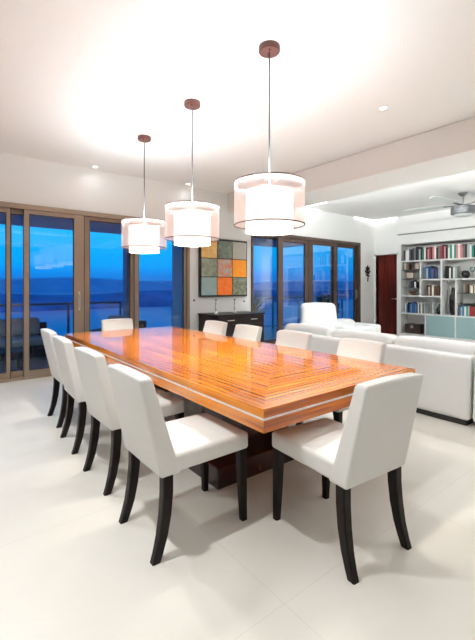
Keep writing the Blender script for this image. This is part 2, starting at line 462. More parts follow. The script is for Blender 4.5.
# ------------------------------------------------------------------ pendants
def make_pendant():
    t = empty('pendant_lamp')                      # origin on the ceiling, z down
    bm = bmesh.new(); lathe(bm, [(0, -.048), (.080, -.046), (.086, -.038), (.086, 0), (0, 0)], 32)
    c = link('canopy', bm, M['copper'], t)
    for a in (.9, .9+PI):
        bm = bmesh.new(); lathe(bm, [(0, -.054), (.007, -.052), (.007, -.046)], 10, .045*math.cos(a), .045*math.sin(a))
        link('screw', bm, M['black'], c)
    link('rod', tube(bmesh.new(), [(0, 0, -.048), (0, 0, -1.12)], .0065, 10), M['grey'], t, smooth=True)
    bm = bmesh.new(); lathe(bm, [(.283, -1.095), (.283, -1.435)], 64)
    sh = link('outer_shade', bm, M['sheer'], t, smooth=True)
    sh['label'] = 'sheer pinkish outer drum'
    for z in (-1.095, -1.435):
        bm = bmesh.new()
        lathe(bm, [(.2805, z-.004), (.2855, z-.004), (.2855, z+.004), (.2805, z+.004), (.2805, z-.004)], 64)
        link('rim', bm, M['copper'], sh, smooth=True)
    bm = bmesh.new()
    for k in range(3):
        a = 2*PI*k/3+.3
        tube(bm, [(0, 0, -1.105), (.282*math.cos(a), .282*math.sin(a), -1.097)], .0016, 6)
    link('spider', bm, M['copper'], sh)
    bm = bmesh.new(); lathe(bm, [(.19, -1.16), (.19, -1.494)], 48)
    dr_ = link('inner_shade', bm, M['drum'], t, smooth=True); dr_['label'] = 'glowing white inner drum'
    bm = bmesh.new(); lathe(bm, [(.188, -1.492), (0, -1.492)], 48); link('bottom_diffuser', bm, M['drum_bottom'], dr_)
    bm = bmesh.new(); lathe(bm, [(.188, -1.165), (0, -1.165)], 48); link('top_diffuser', bm, M['drum_top'], dr_)
    bm = bmesh.new(); lathe(bm, [(0, -1.12), (.018, -1.12), (.018, -1.2), (0, -1.2)], 12)
    link('socket', bm, M['white_trim'], t)
    return t
PY = (2.27, 3.455, 4.64)
PL = ('drum pendant lamp over the near end of the table, the largest-looking of three',
      'drum pendant lamp hanging in the middle of the row of three over the table',
      'drum pendant lamp over the far end of the table, nearest to the blue window doors')
P_W = 230
P_UP = 18
pend0 = make_pendant()
for i, y in enumerate(PY):
    o = pend0 if i == 0 else dup(pend0)
    o.location = (2.1, y, CZ); tag(o, PL[i], 'lamp', 'drum pendants over the table')
for i, y in enumerate(PY):
    L = bpy.data.lights.new('pendant_bulb', 'POINT'); L.energy = P_W; L.color = (1, .94, .83); L.shadow_soft_size = .045
    lo = bpy.data.objects.new('pendant_bulb', L); COL.objects.link(lo); lo.location = (2.1, y, CZ-1.22)
    L = bpy.data.lights.new('pendant_uplight', 'AREA'); L.shape = 'DISK'; L.size = .34; L.energy = P_UP; L.color = (.84, .94, 1)
    lo = bpy.data.objects.new('pendant_uplight', L); COL.objects.link(lo); lo.location = (2.1, y, CZ-1.158); lo.rotation_euler = (PI, 0, 0)

# ------------------------------------------------------------------ recessed downlights
def make_downlight():
    t = empty('recessed_downlight')
    bm = bmesh.new(); lathe(bm, [(.036, -.001), (.036, -.006), (.048, -.007), (.053, -.003), (.053, -.0005)], 28)
    link('trim_ring', bm, M['white_trim'], t, smooth=True)
    bm = bmesh.new(); lathe(bm, [(0, -.004), (.036, -.004)], 24)
    link('lens', bm, M['lens'], t)
    return t
D_W = 55
spots = [(3.79, 2.29, 'small lit ceiling downlight to the right of the nearest pendant lamp'),
         (2.00, 6.28, 'small lit ceiling downlight above the glass doors, by the top of the left wall'),
         (3.72, 6.28, 'small lit ceiling downlight above the wall picture, behind the middle pendant rod'),
          (.08, 1.98, None), (.08, 4.3, None), (.08, -.4, None), (3.4, .3, None), (2.2, -1.4, None), (-1.6, 3.2, None),  # row beside the chairs inferred from their shadows; other three added as fill
         (6.35, .6, None), (6.35, 2.2, None), (6.35, 3.8, None), (6.35, 5.4, None), (9.0, 1.6, None), (9.0, -.8, None)]  # unseen downlights added to brighten the living room
D_P = [80, 3, 3, 260, 200, 60, 70, 40, 50] + [190]*4 + [330]*2
dl0 = None
for i, (x, y, lab) in enumerate(spots):
    if lab:
        if dl0 is None: o = dl0 = make_downlight()
        else: o = dup(dl0)
        o.location = (x, y, CZ)
    else:
        o = dup(dl0, (x, y, CZ))
        lab = 'small unseen ceiling downlight placed outside the picture to light the room'
    tag(o, lab, 'light', 'recessed ceiling downlights')
    L = bpy.data.lights.new('downlight_lamp', 'SPOT'); L.energy = D_P[i]; L.spot_size = math.radians(135 if x > 8 else 112 if x > 5 else 150); L.spot_blend = .8
    L.color = (.93, .975, 1); L.shadow_soft_size = .05
    lo = bpy.data.objects.new('downlight_lamp', L); COL.objects.link(lo); lo.location = (x, y, CZ-.012)

# invented cove ledge hidden behind the beam, added to brighten the living-room ceiling
cl = thing('added_cove_ledge', 'added cove ledge, unseen behind the ceiling beam, lighting the living room ceiling', 'light', (5.62, 1.7, 3.0))
link('ledge', B(0, .10, -4.6, 4.7, -.04, 0, bev=.003), M['ceiling'], cl)
link('lip', B(.08, .10, -4.6, 4.7, 0, .035, bev=.003), M['ceiling'], cl)
L = bpy.data.lights.new('added_cove_lamp', 'AREA'); L.shape = 'RECTANGLE'; L.size = .05; L.size_y = 9; L.energy = 215; L.color = (.93, .985, 1)
lo = bpy.data.objects.new('added_cove_lamp', L); COL.objects.link(lo); lo.location = (5.665, 1.7, 3.05); lo.rotation_euler = (PI, math.radians(58), 0)

# unseen cove ledges added on the walls behind the camera for ceiling light
for nm, loc, rz, ln, lab in (('added_cove_ledge', (XL, 1.6, 2.85), 0, 8.6, 'added cove ledge lighting the ceiling, unseen on the wall left of the camera'), ('added_cove_ledge', (1.2, YB, 2.85), PI/2, 6.6, 'added cove ledge lighting the ceiling, unseen on the wall behind the camera')):
    cl = thing(nm, lab, 'light', loc, rz)
    h = ln/2
    link('ledge', B(.002, .12, -h, h, -.04, 0, bev=.003), M['ceiling'], cl)
    link('lip', B(.10, .12, -h, h, 0, .06, bev=.003), M['ceiling'], cl)
    L = bpy.data.lights.new('added_cove_lamp', 'AREA'); L.shape = 'RECTANGLE'; L.size = .05; L.size_y = ln-.2; L.energy = 100; L.color = (.84, .94, 1)
    lo = bpy.data.objects.new('added_cove_lamp', L); COL.objects.link(lo)
    lo.location = (loc[0]+.05, loc[1], 2.87) if rz == 0 else (loc[0], loc[1]+.05, 2.87)
    lo.rotation_euler = (PI, math.radians(40), 0) if rz == 0 else (PI, math.radians(40), PI/2)

# short lit strips in the corners of the living-room ceiling
def cove(x, y, ax, ay, label):
    o = link('cove_light', bmesh.new(), M['led'])
    bm = bmesh.new()
    box(bm, *sorted((0, ax)), *sorted((0, math.copysign(.03, ay))), -.03, 0); box(bm, *sorted((0, math.copysign(.03, ax))), *sorted((math.copysign(.03, ay), ay)), -.03, 0)
    bm.to_mesh(o.data); bm.free(); o.location = (x, y, CZ)
    tag(o, label, 'light', 'corner cove lights of the living room ceiling')
cove(XR-.002, YF-.002, -1.0, -.75, 'bent white light strip in the ceiling corner above the dark red door')
cove(6.98, YF-.002, .75, -.8, 'bent white light strip in the ceiling right of the nearest pendant')

# ------------------------------------------------------------------ wall picture
pc = thing('wall_picture', 'square wall picture of nine grey and orange panels on a black frame above the sideboard', 'picture', (4.66, YF, 1.76))
link('frame', B(-.605, .605, -.055, -.005, -.59, .59, bev=.004), M['black'], pc)
cols = [['d9a050', '84907f', 'b0aa9e'], ['a3a793', 'b8b6a8', 'ff9510'], ['8fb0b4', 'ff6a10', '969c82']]
cols2 = [['e8c07a', '5c6659', 'b9b3a6'], ['6f7766', 'e0682a', 'ffa824'], ['a9b5ae', 'ff8c14', '565c48']]
def tile_mat(c1, c2, k):
    m = mat('picture_panel_paint', hexc(c1), .45, vary=(8+k % 3*3, hexc(c2)), bump=(30, .25, .006))
    return m
for r in range(3):
    for c in range(3):
        x = -.385+.385*c; z = .375-.375*r
        k = r*3+c
        o = link('picture_panel', cushion(bmesh.new(), x-.186, x+.186, -.075, -.055, z-.181, z+.181, .006, n=3), tile_mat(cols[r][c], cols2[r][c], k), pc)
        o['label'] = ['ochre panel', 'dark grey green panel', 'mottled grey panel', 'grey green panel', 'grey panel with orange edge', 'orange panel', 'blue grey panel', 'deep orange panel', 'olive grey panel'][k]

# ------------------------------------------------------------------ sideboard and candlesticks
sb = thing('sideboard', 'dark espresso sideboard standing under the square wall picture', 'sideboard', (4.635, 6.11, 0))
link('carcass', B(-.575, .575, -.31, .33, .06, .825, bev=.004), M['espresso'], sb)
link('top', B(-.59, .59, -.335, .335, .825, .85, bev=.004), M['espresso'], sb)
link('plinth', B(-.55, .55, -.27, .31, 0, .06), M['black'], sb)
for k in range(2):
    x0 = -.565+.57*k
    d = link('drawer', B(x0, x0+.56, -.33, -.31, .66, .815, bev=.003), M['espresso'], sb)
    bm = B(x0+.28-.06, x0+.28-.05, -.35, -.33, .735, .745); box(bm, x0+.28+.05, x0+.28+.06, -.35, -.33, .735, .745); box(bm, x0+.28-.08, x0+.28+.08, -.358, -.348, .733, .747, bev=.003)
    link('handle', bm, M['steel'], d)['label'] = 'steel bar handle'
    d = link('door', B(x0, x0+.56, -.33, -.31, .07, .65, bev=.003), M['espresso'], sb)
    xx = x0+.50 if k == 0 else x0+.06
    bm = B(xx-.007, xx+.007, -.358, -.348, .42, .58, bev=.003); box(bm, xx-.005, xx+.005, -.35, -.33, .44, .45); box(bm, xx-.005, xx+.005, -.35, -.33, .55, .56)
    link('handle', bm, M['steel'], d)['label'] = 'steel bar handle'
def make_candle():
    t = empty('candlestick')
    bm = bmesh.new()
    lathe(bm, [(0, 0), (.055, 0), (.055, .008), (.02, .03), (.012, .05), (.02, .075), (.012, .10), (.010, .17), (.018, .19), (.010, .21), (.010, .25), (.028, .27), (.030, .285), (.014, .285), (0, .28)], 24)
    link('stem', bm, M['silver'], t, smooth=True)
    bm = bmesh.new(); lathe(bm, [(.010, .28), (.010, .325), (.006, .33), (0, .331)], 14)
    link('candle', bm, M['white_trim'], t, smooth=True)
    return t
ca = make_candle(); ca.location = (4.27, 6.15, .85)
tag(ca, 'silver candlestick on the sideboard, under the middle of the picture, farther from the blue windows', 'candlestick', 'silver candlesticks on the sideboard')
cb = dup(ca, (4.73, 6.15, .85)); tag(cb, 'silver candlestick on the sideboard, the one nearer the blue living room windows', 'candlestick', 'silver candlesticks on the sideboard')
# small fixings on the wall below the picture
for x, z, lab in ((3.96, 1.11, 'small dark wall fixing left of the picture, near the glass doors'), (5.22, 1.06, 'small dark wall fixing below the right corner of the picture')):
    bm = bmesh.new(); lathe(bm, [(0, .022), (.014, .02), (.018, .006), (.018, 0), (0, 0)], 16)
    bmesh.ops.rotate(bm, verts=bm.verts, cent=(0, 0, 0), matrix=Matrix.Rotation(PI/2, 3, 'X'))
    tag(link('wall_hook', bm, M['iron'], loc=(x, YF, z)), lab, 'hook', 'wall fixings')

# ------------------------------------------------------------------ wrought iron wall ornament
oz = thing('wall_ornament', 'dark wrought iron sprig hung on the white wall beside the dark red door', 'ornament', (9.82, YF, 1.73))
link('stem', tube(bmesh.new(), [(0, -.02, -.21), (.015, -.03, -.1), (-.01, -.03, .02), (.0, -.02, .14)], .012), M['iron'], oz)
for x, z, a, s in ((-.07, .06, 2.5, 1), (.07, .05, .7, 1), (-.055, .15, 2.1, .9), (.06, .15, 1.0, .9), (0, .18, PI/2, 1), (-.05, -.03, 2.8, .7), (.05, -.05, .3, .7)):
    bm = bmesh.new(); d = Vector((math.cos(a), 0, math.sin(a))); q = Vector((-d.z, 0, d.x)); Ln = .085*s
    prof = [(-.9, .004), (-.4, .028), (.1, .034), (.6, .022), (1, .002)]
    top = []; bot = []
    for u, w in prof:
        p = Vector((x, -.03, z)) + d*Ln*u
        top.append([bm.verts.new(p+q*w*s), bm.verts.new(p-q*w*s)])
        bot.append([bm.verts.new(p+q*w*s+Vector((0, .010, 0))), bm.verts.new(p-q*w*s+Vector((0, .010, 0)))])
    for i in range(4):
        bm.faces.new((top[i][0], top[i+1][0], top[i+1][1], top[i][1])); bm.faces.new((bot[i][0], bot[i][1], bot[i+1][1], bot[i+1][0]))
        bm.faces.new((top[i][0], bot[i][0], bot[i+1][0], top[i+1][0])); bm.faces.new((top[i][1], top[i+1][1], bot[i+1][1], bot[i][1]))
    link('leaf', bm, M['iron'], oz)

# ------------------------------------------------------------------ sofa (back towards the dining table)
def sofa(label, x, y0, y1, ncush, endarm, backh=.69):
    t = thing('sofa', label, 'sofa', (x, y0, 0), 0)
    L = y1-y0
    link('base', B(.03, .93, .03, L-.03, 0, .06), M['sofa_base'], t)['label'] = 'recessed black base'
    def bdef(w, q):
        xx, y, z = w; f = max(0, (z-.06)/.63)
        return (xx+.05*f*(1 if q[0] < 0 else .6) , y, z)
    link('backrest', cushion(bmesh.new(), 0, .22, 0, L, .055, backh, .035, n=8, deform=bdef), M['sofa'], t, smooth=True)
    link('seat_frame', cushion(bmesh.new(), .2, .96, .02, L-.02, .055, .27, .03), M['sofa'], t, smooth=True)
    a0 = .24 if endarm in ('lo', 'both') else .01; a1 = .24 if endarm in ('hi', 'both') else .01
    if a0 > .1: link('armrest', cushion(bmesh.new(), .15, .97, 0, .23, .055, .58, .05), M['sofa'], t, smooth=True)
    if a1 > .1: link('armrest', cushion(bmesh.new(), .15, .97, L-.23, L, .055, .58, .05), M['sofa'], t, smooth=True)
    for k in range(ncush):
        c0 = a0 + (L-a0-a1)*k/ncush + .004; c1 = a0 + (L-a0-a1)*(k+1)/ncush - .004
        link('seat_cushion', cushion(bmesh.new(), .30, .98, c0, c1, .272, .43, .05, deform=lambda w, q: (w.x, w.y, w.z+(.025*(1-q[0]**2)*(1-q[1]**2) if q[2] > 0 else 0))), M['sofa'], t, smooth=True)
        b0 = L*k/ncush + .006; b1 = L*(k+1)/ncush - .006
        rj = rnd.uniform(-.012, .012)
        link('back_cushion', cushion(bmesh.new(), .15, .38, b0, b1,   .42, .792+rj, .075, deform=lambda w, q: (w.x+.06*max(0, w.z-.45)/.4+(.03*(1-q[1]**2)*(1-q[2]**2) if q[0] > 0 else 0), w.y, w.z+(.012*(1-q[1]**2) if q[2] > .5 else 0))), M['sofa'], t, smooth=True)
    return t
sofa('long white leather sofa with its back to the dining table', 4.12, 1.57, 4.36, 3, 'hi')
sofa('white sofa section cut by the right edge of the picture, past a narrow gap', 4.12, -.55, 1.545, 2, 'lo')

def armchair(label, cat, name, loc, rz, w, d, backh, armh, seat=.43):
    t = thing(name, label, cat, loc, rz)
    h = w/2
    link('base', cushion(bmesh.new(), -h+.03, h-.03, -d/2+.06, d/2-.02, .03, .28, .03), M['sofa'], t, smooth=True)
    aw = .17
    link('seat_cushion', cushion(bmesh.new(), -h+aw+.005, h-aw-.005, -d/2+.22, d/2+.02, .28, seat, .05, deform=lambda q, u: (q.x, q.y, q.z+(.03*(1-u[0]**2)*(1-u[1]**2) if u[2] > 0 else 0))), M['sofa'], t, smooth=True)
    for s in (-1, 1):
        link('armrest', cushion(bmesh.new(), *sorted((s*h, s*(h-aw))), -d/2+.12, d/2, .02, armh, .06), M['sofa'], t, smooth=True)
    def bd(q, u):
        f = max(0, (q.z-.3)/(backh-.3))
        return (q.x*(1-.10*f), q.y-.17*f + (.035*(1-u[0]**2)*(1-u[2]**2) if u[1] > 0 else 0), q.z+.02*(1-u[0]**2)*(1 if u[2] > .7 else 0))
    link('backrest', cushion(bmesh.new(), -h+.06, h-.06, -d/2+.06, -d/2+.30, .28, backh, .09, n=8, deform=bd), M['sofa'], t, smooth=True)
    if backh > .9:
        link('headrest', cushion(bmesh.new(), -h+.15, h-.15, -d/2+.10, -d/2+.26, backh-.27, backh+.01, .075, deform=lambda q, u: (q.x, q.y-.12+(.02*(1-u[0]**2) if u[1] > 0 else 0), q.z)), M['sofa'], t, smooth=True)
    return t
armchair('white high-backed leather armchair behind the sofa, in front of the blue windows', 'armchair', 'armchair', (6.60, 5.42, 0), PI-.62, .98, .9, .99, .56)
armchair('low white leather loveseat right of the high armchair, below the last window', 'sofa', 'loveseat', (7.78, 5.50, 0), PI-.1, 1.05, .85, .56, .48)

# ------------------------------------------------------------------ ceiling fan
fn = thing('ceiling_fan', 'grey and white ceiling fan hanging in front of the bookcase wall', 'fan', (8.58, 3.38, CZ))
bm = bmesh.new(); lathe(bm, [(0, -.07), (.03, -.068), (.085, -.02), (.09, 0), (0, 0)], 28); link('canopy', bm, M['grey'], fn, smooth=True)
link('rod', tube(bmesh.new(), [(0, 0, -.06), (0, 0, -.28)], .016, 12), M['steel'], fn, smooth=True)
bm = bmesh.new(); lathe(bm, [(0, -.255), (.05, -.26), (.10, -.275), (.20, -.28), (.225, -.29), (.225, -.315), (.212, -.318), (.212, -.332), (.225, -.335), (.225, -.385), (.212, -.388), (.212, -.402), (.225, -.405), (.225, -.43), (.19, -.445), (0, -.445)], 40)
link('motor_housing', bm, M['grey'], fn, smooth=False)
bm = bmesh.new(); lathe(bm, [(.17, -.445), (.16, -.465), (.10, -.48), (0, -.485)], 32); link('light_bowl', bm, M['blade'], fn, smooth=True)
for k in range(5):
    a = math.radians(31+72*k)
    rot = Matrix.Rotation(a, 3, 'Z') @ Matrix.Rotation(math.radians(11), 3, 'X')
    bm = bmesh.new()
    prof = [(.30, .055), (.45, .075), (.8, .085), (1.05, .08), (1.16, .055), (1.18, .02)]
    up = []; dn = []
    for r, w in prof:
        up.append((bm.verts.new((r, -w, .005)), bm.verts.new((r, w, .005)))); dn.append((bm.verts.new((r, -w, -.005)), bm.verts.new((r, w, -.005))))
    for i in range(len(prof)-1):
        bm.faces.new((up[i][0], up[i+1][0], up[i+1][1], up[i][1])); bm.faces.new((dn[i][0], dn[i][1], dn[i+1][1], dn[i+1][0]))
        bm.faces.new((up[i][0], dn[i][0], dn[i+1][0], up[i+1][0])); bm.faces.new((up[i][1], up[i+1][1], dn[i+1][1], dn[i][1]))
    bm.faces.new((up[0][0], up[0][1], dn[0][1], dn[0][0])); bm.faces.new((up[-1][1], up[-1][0], dn[-1][0], dn[-1][1]))
    bmesh.ops.transform(bm, matrix=Matrix.Translation((0, 0, -.24)) @ rot.to_4x4(), verts=bm.verts)
    b = link('blade', bm, M['blade'], fn)
    bm = B(.02, .36, -.02, .02, -.018, -.006)
    bmesh.ops.transform(bm, matrix=Matrix.Translation((0, 0, -.24)) @ rot.to_4x4(), verts=bm.verts)
    link('bracket', bm, M['grey'], b)

# ------------------------------------------------------------------ built-in bookcase
BX0, BX1 = XR+.01, XR+.38
bk = thing('bookcase', 'white built-in bookcase full of books on the right wall', 'bookcase', (XR, (NY0+NY1)/2, NZ0))
byc = (NY0+NY1)/2
def bpart(name, x0, x1, y0, y1, z0, z1, m=None, lab=None):
    o = link(name, B(x0-XR, x1-XR, y0-byc, y1-byc, z0-NZ0, z1-NZ0, bev=.002, seg=1), m or M['white_trim'], bk)
    if lab: o['label'] = lab
    return o
T = .035
bpart('back_panel', BX1-.01, BX1+.01, NY0, NY1, NZ0, NZ1, M['niche'])
bpart('side_panel', BX0, BX1, NY1-.03, NY1, NZ0, NZ1)
bpart('side_panel', BX0, BX1, NY0, NY0+.03, NZ0, NZ1)
Z4, Z3, Z2, Z1 = .645, 1.13, 1.575, 2.085           # tops of the long shelves
bpart('shelf', BX0, BX1, NY0+.03, NY1-.03, Z1-T, Z1)
bpart('shelf', BX0, BX1, NY0+.03, NY1-.03, Z4-T, Z4)
bpart('shelf', BX0, BX1, NY0+.03, NY1-.03, NZ0, NZ0+.03)
YA, YBq, YC, YD = 5.085, 4.54, 4.19, 2.9
bpart('shelf', BX0, BX1, YBq+.018, NY1-.03, Z3-T, Z3)
bpart('shelf', BX0, BX1, YBq+.018, YA-.018, Z2-T, Z2)
bpart('shelf', BX0, BX1, YD+.018, YBq-.018, Z2+.005-T, Z2+.005)
bpart('divider', BX0, BX1, YA-.018, YA+.018, Z3, Z1-T)
bpart('divider', BX0, BX1, YBq-.02, YBq+.02, Z4, Z1-T)
bpart('divider', BX0, BX1, YC-.018, YC+.018, Z4, Z2-T)
bpart('divider', BX0, BX1, YD-.018, YD+.018, Z4, Z1-T)
bpart('divider', BX0, BX1, 4.95-.018, 4.95+.018, NZ0+.03, Z4-T)
bpart('divider', BX0, BX1, 4.20-.018, 4.20+.018, NZ0+.03, Z4-T)
bpart('divider', BX0, BX1, 3.2-.018, 3.2+.018, NZ0+.03, Z4-T)
for z in (1.83, 1.58, 1.34): bpart('glass_shelf', BX0+.03, BX1-.02, YA+.018, NY1-.03, z-.012, z, M['clear_glass'], 'thin glass shelf')
for z in (1.21, .96): bpart('glass_shelf', BX0+.03, BX1-.02, YD+.018, YC-.018, z-.012, z, M['clear_glass'], 'thin glass shelf')
for y0, y1 in ((4.222, 4.928), (3.222, 4.178), (2.15, 3.178)):
    d = bpart('glass_door', BX0, BX0+.015, y0, y1, NZ0+.035, Z4-T-.004, M['aqua_glass'], 'frosted aqua glass door')
    bm = bmesh.new(); lathe(bm, [(0, .02), (.012, .018), (.008, 0), (0, 0)], 12)
    bmesh.ops.rotate(bm, verts=bm.verts, cent=(0, 0, 0), matrix=Matrix.Rotation(-PI/2, 3, 'Y'))
    bmesh.ops.translate(bm, verts=bm.verts, vec=(BX0-XR, y1-.05-byc, Z4-T-.05-NZ0))
    link('knob', bm, M['steel'], d)

# books: each one a thing with pages as a part
BOOKM = {}
def bookm(h):
    if h not in BOOKM: BOOKM[h] = mat('book_cover', hexc(h), .5)
    return BOOKM[h]
M['pages'] = mat('book_pages', (.75, .71, .62), .8)
CN = {'e8e6e0': 'white', '15171a': 'black', '2b2e33': 'charcoal', '6e6f72': 'grey', '1f6b55': 'green', '1d8f7c': 'teal', '9e2b34': 'red', 'd5848a': 'pink',
      '22406e': 'navy blue', '3f6f9e': 'blue', '6d4a30': 'brown', 'b98f5e': 'tan', '3c2a22': 'dark brown', '4d4470': 'purple', 'a8b3b0': 'pale grey', 'c9c1b0': 'cream'}
ORD = ['first', 'second', 'third', 'fourth', 'fifth', 'sixth', 'seventh', 'eighth', 'ninth', 'tenth', 'eleventh', 'twelfth', 'thirteenth', 'fourteenth', 'fifteenth', 'sixteenth', 'seventeenth',
       'eighteenth', 'nineteenth', 'twentieth'] + ['twenty-'+q for q in 'first second third fourth fifth sixth seventh eighth ninth'.split()] + ['thirtieth'] + ['thirty-'+q for q in 'first second third fourth fifth sixth seventh eighth ninth'.split()] + ['fortieth'] + ['forty-'+q for q in 'first second third fourth fifth'.split()]
def book(y, z, th, h, c, label, group, lean=0, dep=None):
    """upright book, spine towards the room (-x), its far end at y going to smaller y."""
    dep = dep or min(.24, h*.72)
    t = thing('book', label, 'book', (XR+.05, y, z+.0015), 0, group)
    bm = bmesh.new()
    box(bm, 0, .006, -th, 0, 0, h, bev=.0015, seg=1); box(bm, .006, dep, -th, -th+.004, 0, h); box(bm, .006, dep, -.004, 0, 0, h)
    link('cover', bm, bookm(c), t)
    link('page_block', B(.006, dep-.008, -th+.004, -.004, .006, h-.006), M['pages'], t)
    if lean: t.rotation_euler = (lean, 0, 0)
    return t
def run(y, z, seq, where, group, hmax, y_end, thr=(.026, .05)):
    i = 0
    for c in seq:
        th = rnd.uniform(*thr)
        if y-th < y_end: break
        book(y, z, th, hmax*rnd.uniform(.76, 1), c, f'{CN[c]} book, {ORD[i]} from the door end {where}', group)
        y -= th+.002; i += 1
    return y
top_seq = ['15171a', 'e8e6e0', 'e8e6e0', '6e6f72', '15171a', '2b2e33', '6e6f72', '15171a', '2b2e33', 'a8b3b0', '15171a', '1f6b55', 'e8e6e0', '15171a',
           'd5848a', '9e2b34', '2b2e33', 'd5848a', 'e8e6e0', '3c2a22', '6e6f72', '9e2b34', '2b2e33', 'd5848a', '15171a', 'e8e6e0',
           '1d8f7c', 'e8e6e0', '1d8f7c', 'd5848a', 'e8e6e0', 'd5848a', '6e6f72', '3c2a22', 'a8b3b0', 'e8e6e0', '1d8f7c', '2b2e33', '1d8f7c', 'e8e6e0', '6e6f72', 'e8e6e0']
run(5.56, Z1, top_seq, 'of the top bookcase shelf', 'books on the top shelf', .37, 3.45, (.036, .056))
run(5.03, Z2, ['6e6f72', '3f6f9e', 'a8b3b0', '22406e', '22406e', '3f6f9e', '4d4470', '2b2e33', '4d4470', '22406e', 'a8b3b0', 'e8e6e0'], 'of the shelf below, second compartment', 'blue books in the second compartment', .34, 4.57)
run(4.93, Z3, ['3c2a22', 'c9c1b0', '6d4a30', 'e8e6e0', '6d4a30', '6d4a30', '3c2a22', '6d4a30', '3c2a22', 'b98f5e'], 'of the brown set in the second compartment', 'brown books in the second compartment', .30, 4.57)
run(5.53, Z4, ['e8e6e0', '3f6f9e', '15171a', '22406e', '3f6f9e', '22406e', '22406e', '3f6f9e', '2b2e33', 'e8e6e0', '15171a', 'e8e6e0', '2b2e33', 'a8b3b0'], 'of the low long shelf', 'books on the low long shelf', .31, 4.90, (.03, .05))
run(4.46, Z2+.005, ['15171a', '15171a', 'e8e6e0', '2b2e33', 'e8e6e0', 'a8b3b0', '15171a'], 'of the shelf above the black figure', 'black and white books', .33, 4.15, (.034, .05))
run(3.98, 1.21, ['6d4a30', '3c2a22', 'c9c1b0', 'e8e6e0', '6d4a30', 'c9c1b0', '9e2b34', 'e8e6e0', '15171a'], 'on the upper glass shelf', 'books on the upper glass shelf', .24, 3.45)
run(4.12, Z4, ['3f6f9e', 'a8b3b0', '3f6f9e', 'e8e6e0', '1d8f7c', 'a8b3b0', '9e2b34', '9e2b34', '6d4a30', '9e2b34'], 'above the second aqua door', 'books above the aqua doors', .27, 3.45)
def small_books(y, z, seq, where, grp):
    run(y, z, seq, where, grp, .20, y-.5, (.03, .05))
small_books(5.36, 1.34, ['2b2e33', '15171a', 'e8e6e0', '15171a'], 'of the third little glass shelf', 'small books on the glass shelves')
small_books(5.55, 1.83, ['c9c1b0', '6e6f72', '6d4a30'], 'of the uppermost little glass shelf', 'small books on the glass shelves')

def photo_frame(y, z, w, h, label):
    t = thing('photo_frame', label, 'frame', (XR+.10, y, z+.0015), 0)
    bm = bmesh.new(); f = .022
    box(bm, 0, .018, -w/2, w/2, 0, f); box(bm, 0, .018, -w/2, w/2, h-f, h); box(bm, 0, .018, -w/2, -w/2+f, f, h-f); box(bm, 0, .018, w/2-f, w/2, f, h-f)
    link('frame', bm, bookm('5a2420'), t)
    link('print', B(.008, .014, -w/2+f, w/2-f, f, h-f), bookm('c9c1b0'), t)
    link('stand', B(.018, .08, -.012, .012, 0, h*.5), M['black'], t)
photo_frame(5.42, 1.58, .24, .19, 'small red-framed photo on the second little glass shelf by the door')
photo_frame(5.22, 1.83, .15, .20, 'small dark red photo frame at the end of the uppermost little glass shelf')

def lathe_thing(name, label, cat, x, y, z, prof, m, neck=None):
    t = thing(name, label, cat, (x, y, z+.0015))
    bm = bmesh.new(); lathe(bm, prof, 24); link('body', bm, m, t, smooth=True)
    if neck:
        bm = bmesh.new(); lathe(bm, neck[0], 24); link(neck[1], bm, neck[2], t, smooth=True)
    return t
lathe_thing('vase', 'tall black vase filling the narrow upright compartment of the bookcase', 'vase', XR+.2, 4.32, Z4, [(0, 0), (.075, 0), (.085, .05), (.10, .3), (.095, .45), (.06, .58), (.045, .66), (.055, .70), (.045, .70), (.035, .66), (0, .62)], M['black'])
lathe_thing('vase', 'small dark pot on the shelf right of the black and white books', 'vase', XR+.18, 4.02, Z2+.005, [(0, 0), (.05, 0), (.09, .06), (.095, .12), (.06, .18), (.045, .19), (.04, .18), (0, .1)], M['black'])
lathe_thing('goblet', 'clear glass goblet on the shelf right of the small dark pot', 'goblet', XR+.15, 3.86, Z2+.005, [(0, 0), (.045, 0), (.045, .006), (.008, .012), (.008, .13), (.04, .17), (.055, .23), (.05, .27), (.047, .27), (.05, .23), (.036, .175), (0, .14)], M['clear_glass'])
lathe_thing('vase', 'small grey vase at the door end of the lowest little glass shelf', 'vase', XR+.15, 5.44, 1.34, [(0, 0), (.03, 0), (.05, .05), (.03, .11), (.02, .14), (.03, .16), (.022, .16), (0, .1)], bookm('6e6f72'))
lathe_thing('bowl', 'little brown bowl on the white shelf under the small glass shelves', 'bowl', XR+.17, 5.36, Z3, [(0, 0), (.04, 0), (.045, .01), (.09, .07), (.10, .10), (.093, .10), (.08, .07), (0, .02)], bookm('6d4a30'))
lathe_thing('figurine', 'pale figurine standing on the low long shelf right of the blue books', 'figurine', XR+.17, 4.82, Z4, [(0, 0), (.05, 0), (.05, .02), (.03, .05), (.04, .12), (.035, .20), (.02, .235), (.032, .27), (.034, .30), (.018, .335), (0, .34)], bookm('a8b3b0'))
lathe_thing('vase', 'round black vase at the end of the low long shelf', 'vase', XR+.17, 4.66, Z4, [(0, 0), (.04, 0), (.075, .06), (.08, .12), (.04, .19), (.025, .25), (.03, .28), (.02, .28), (0, .2)], M['black'])
bx = thing('storage_box', 'dark brown leather box in the bottom open compartment of the bookcase', 'box', (XR+.18, 5.33, NZ0+.0315))
link('body', B(-.13, .13, -.20, .20, 0, .19, bev=.006), bookm('3c2a22'), bx)
link('lid', B(-.135, .135, -.205, .205, .19, .26, bev=.01), bookm('3c2a22'), bx)
link('clasp', B(-.148, -.13, -.035, .035, .15, .22, bev=.003), M['steel'], bx)

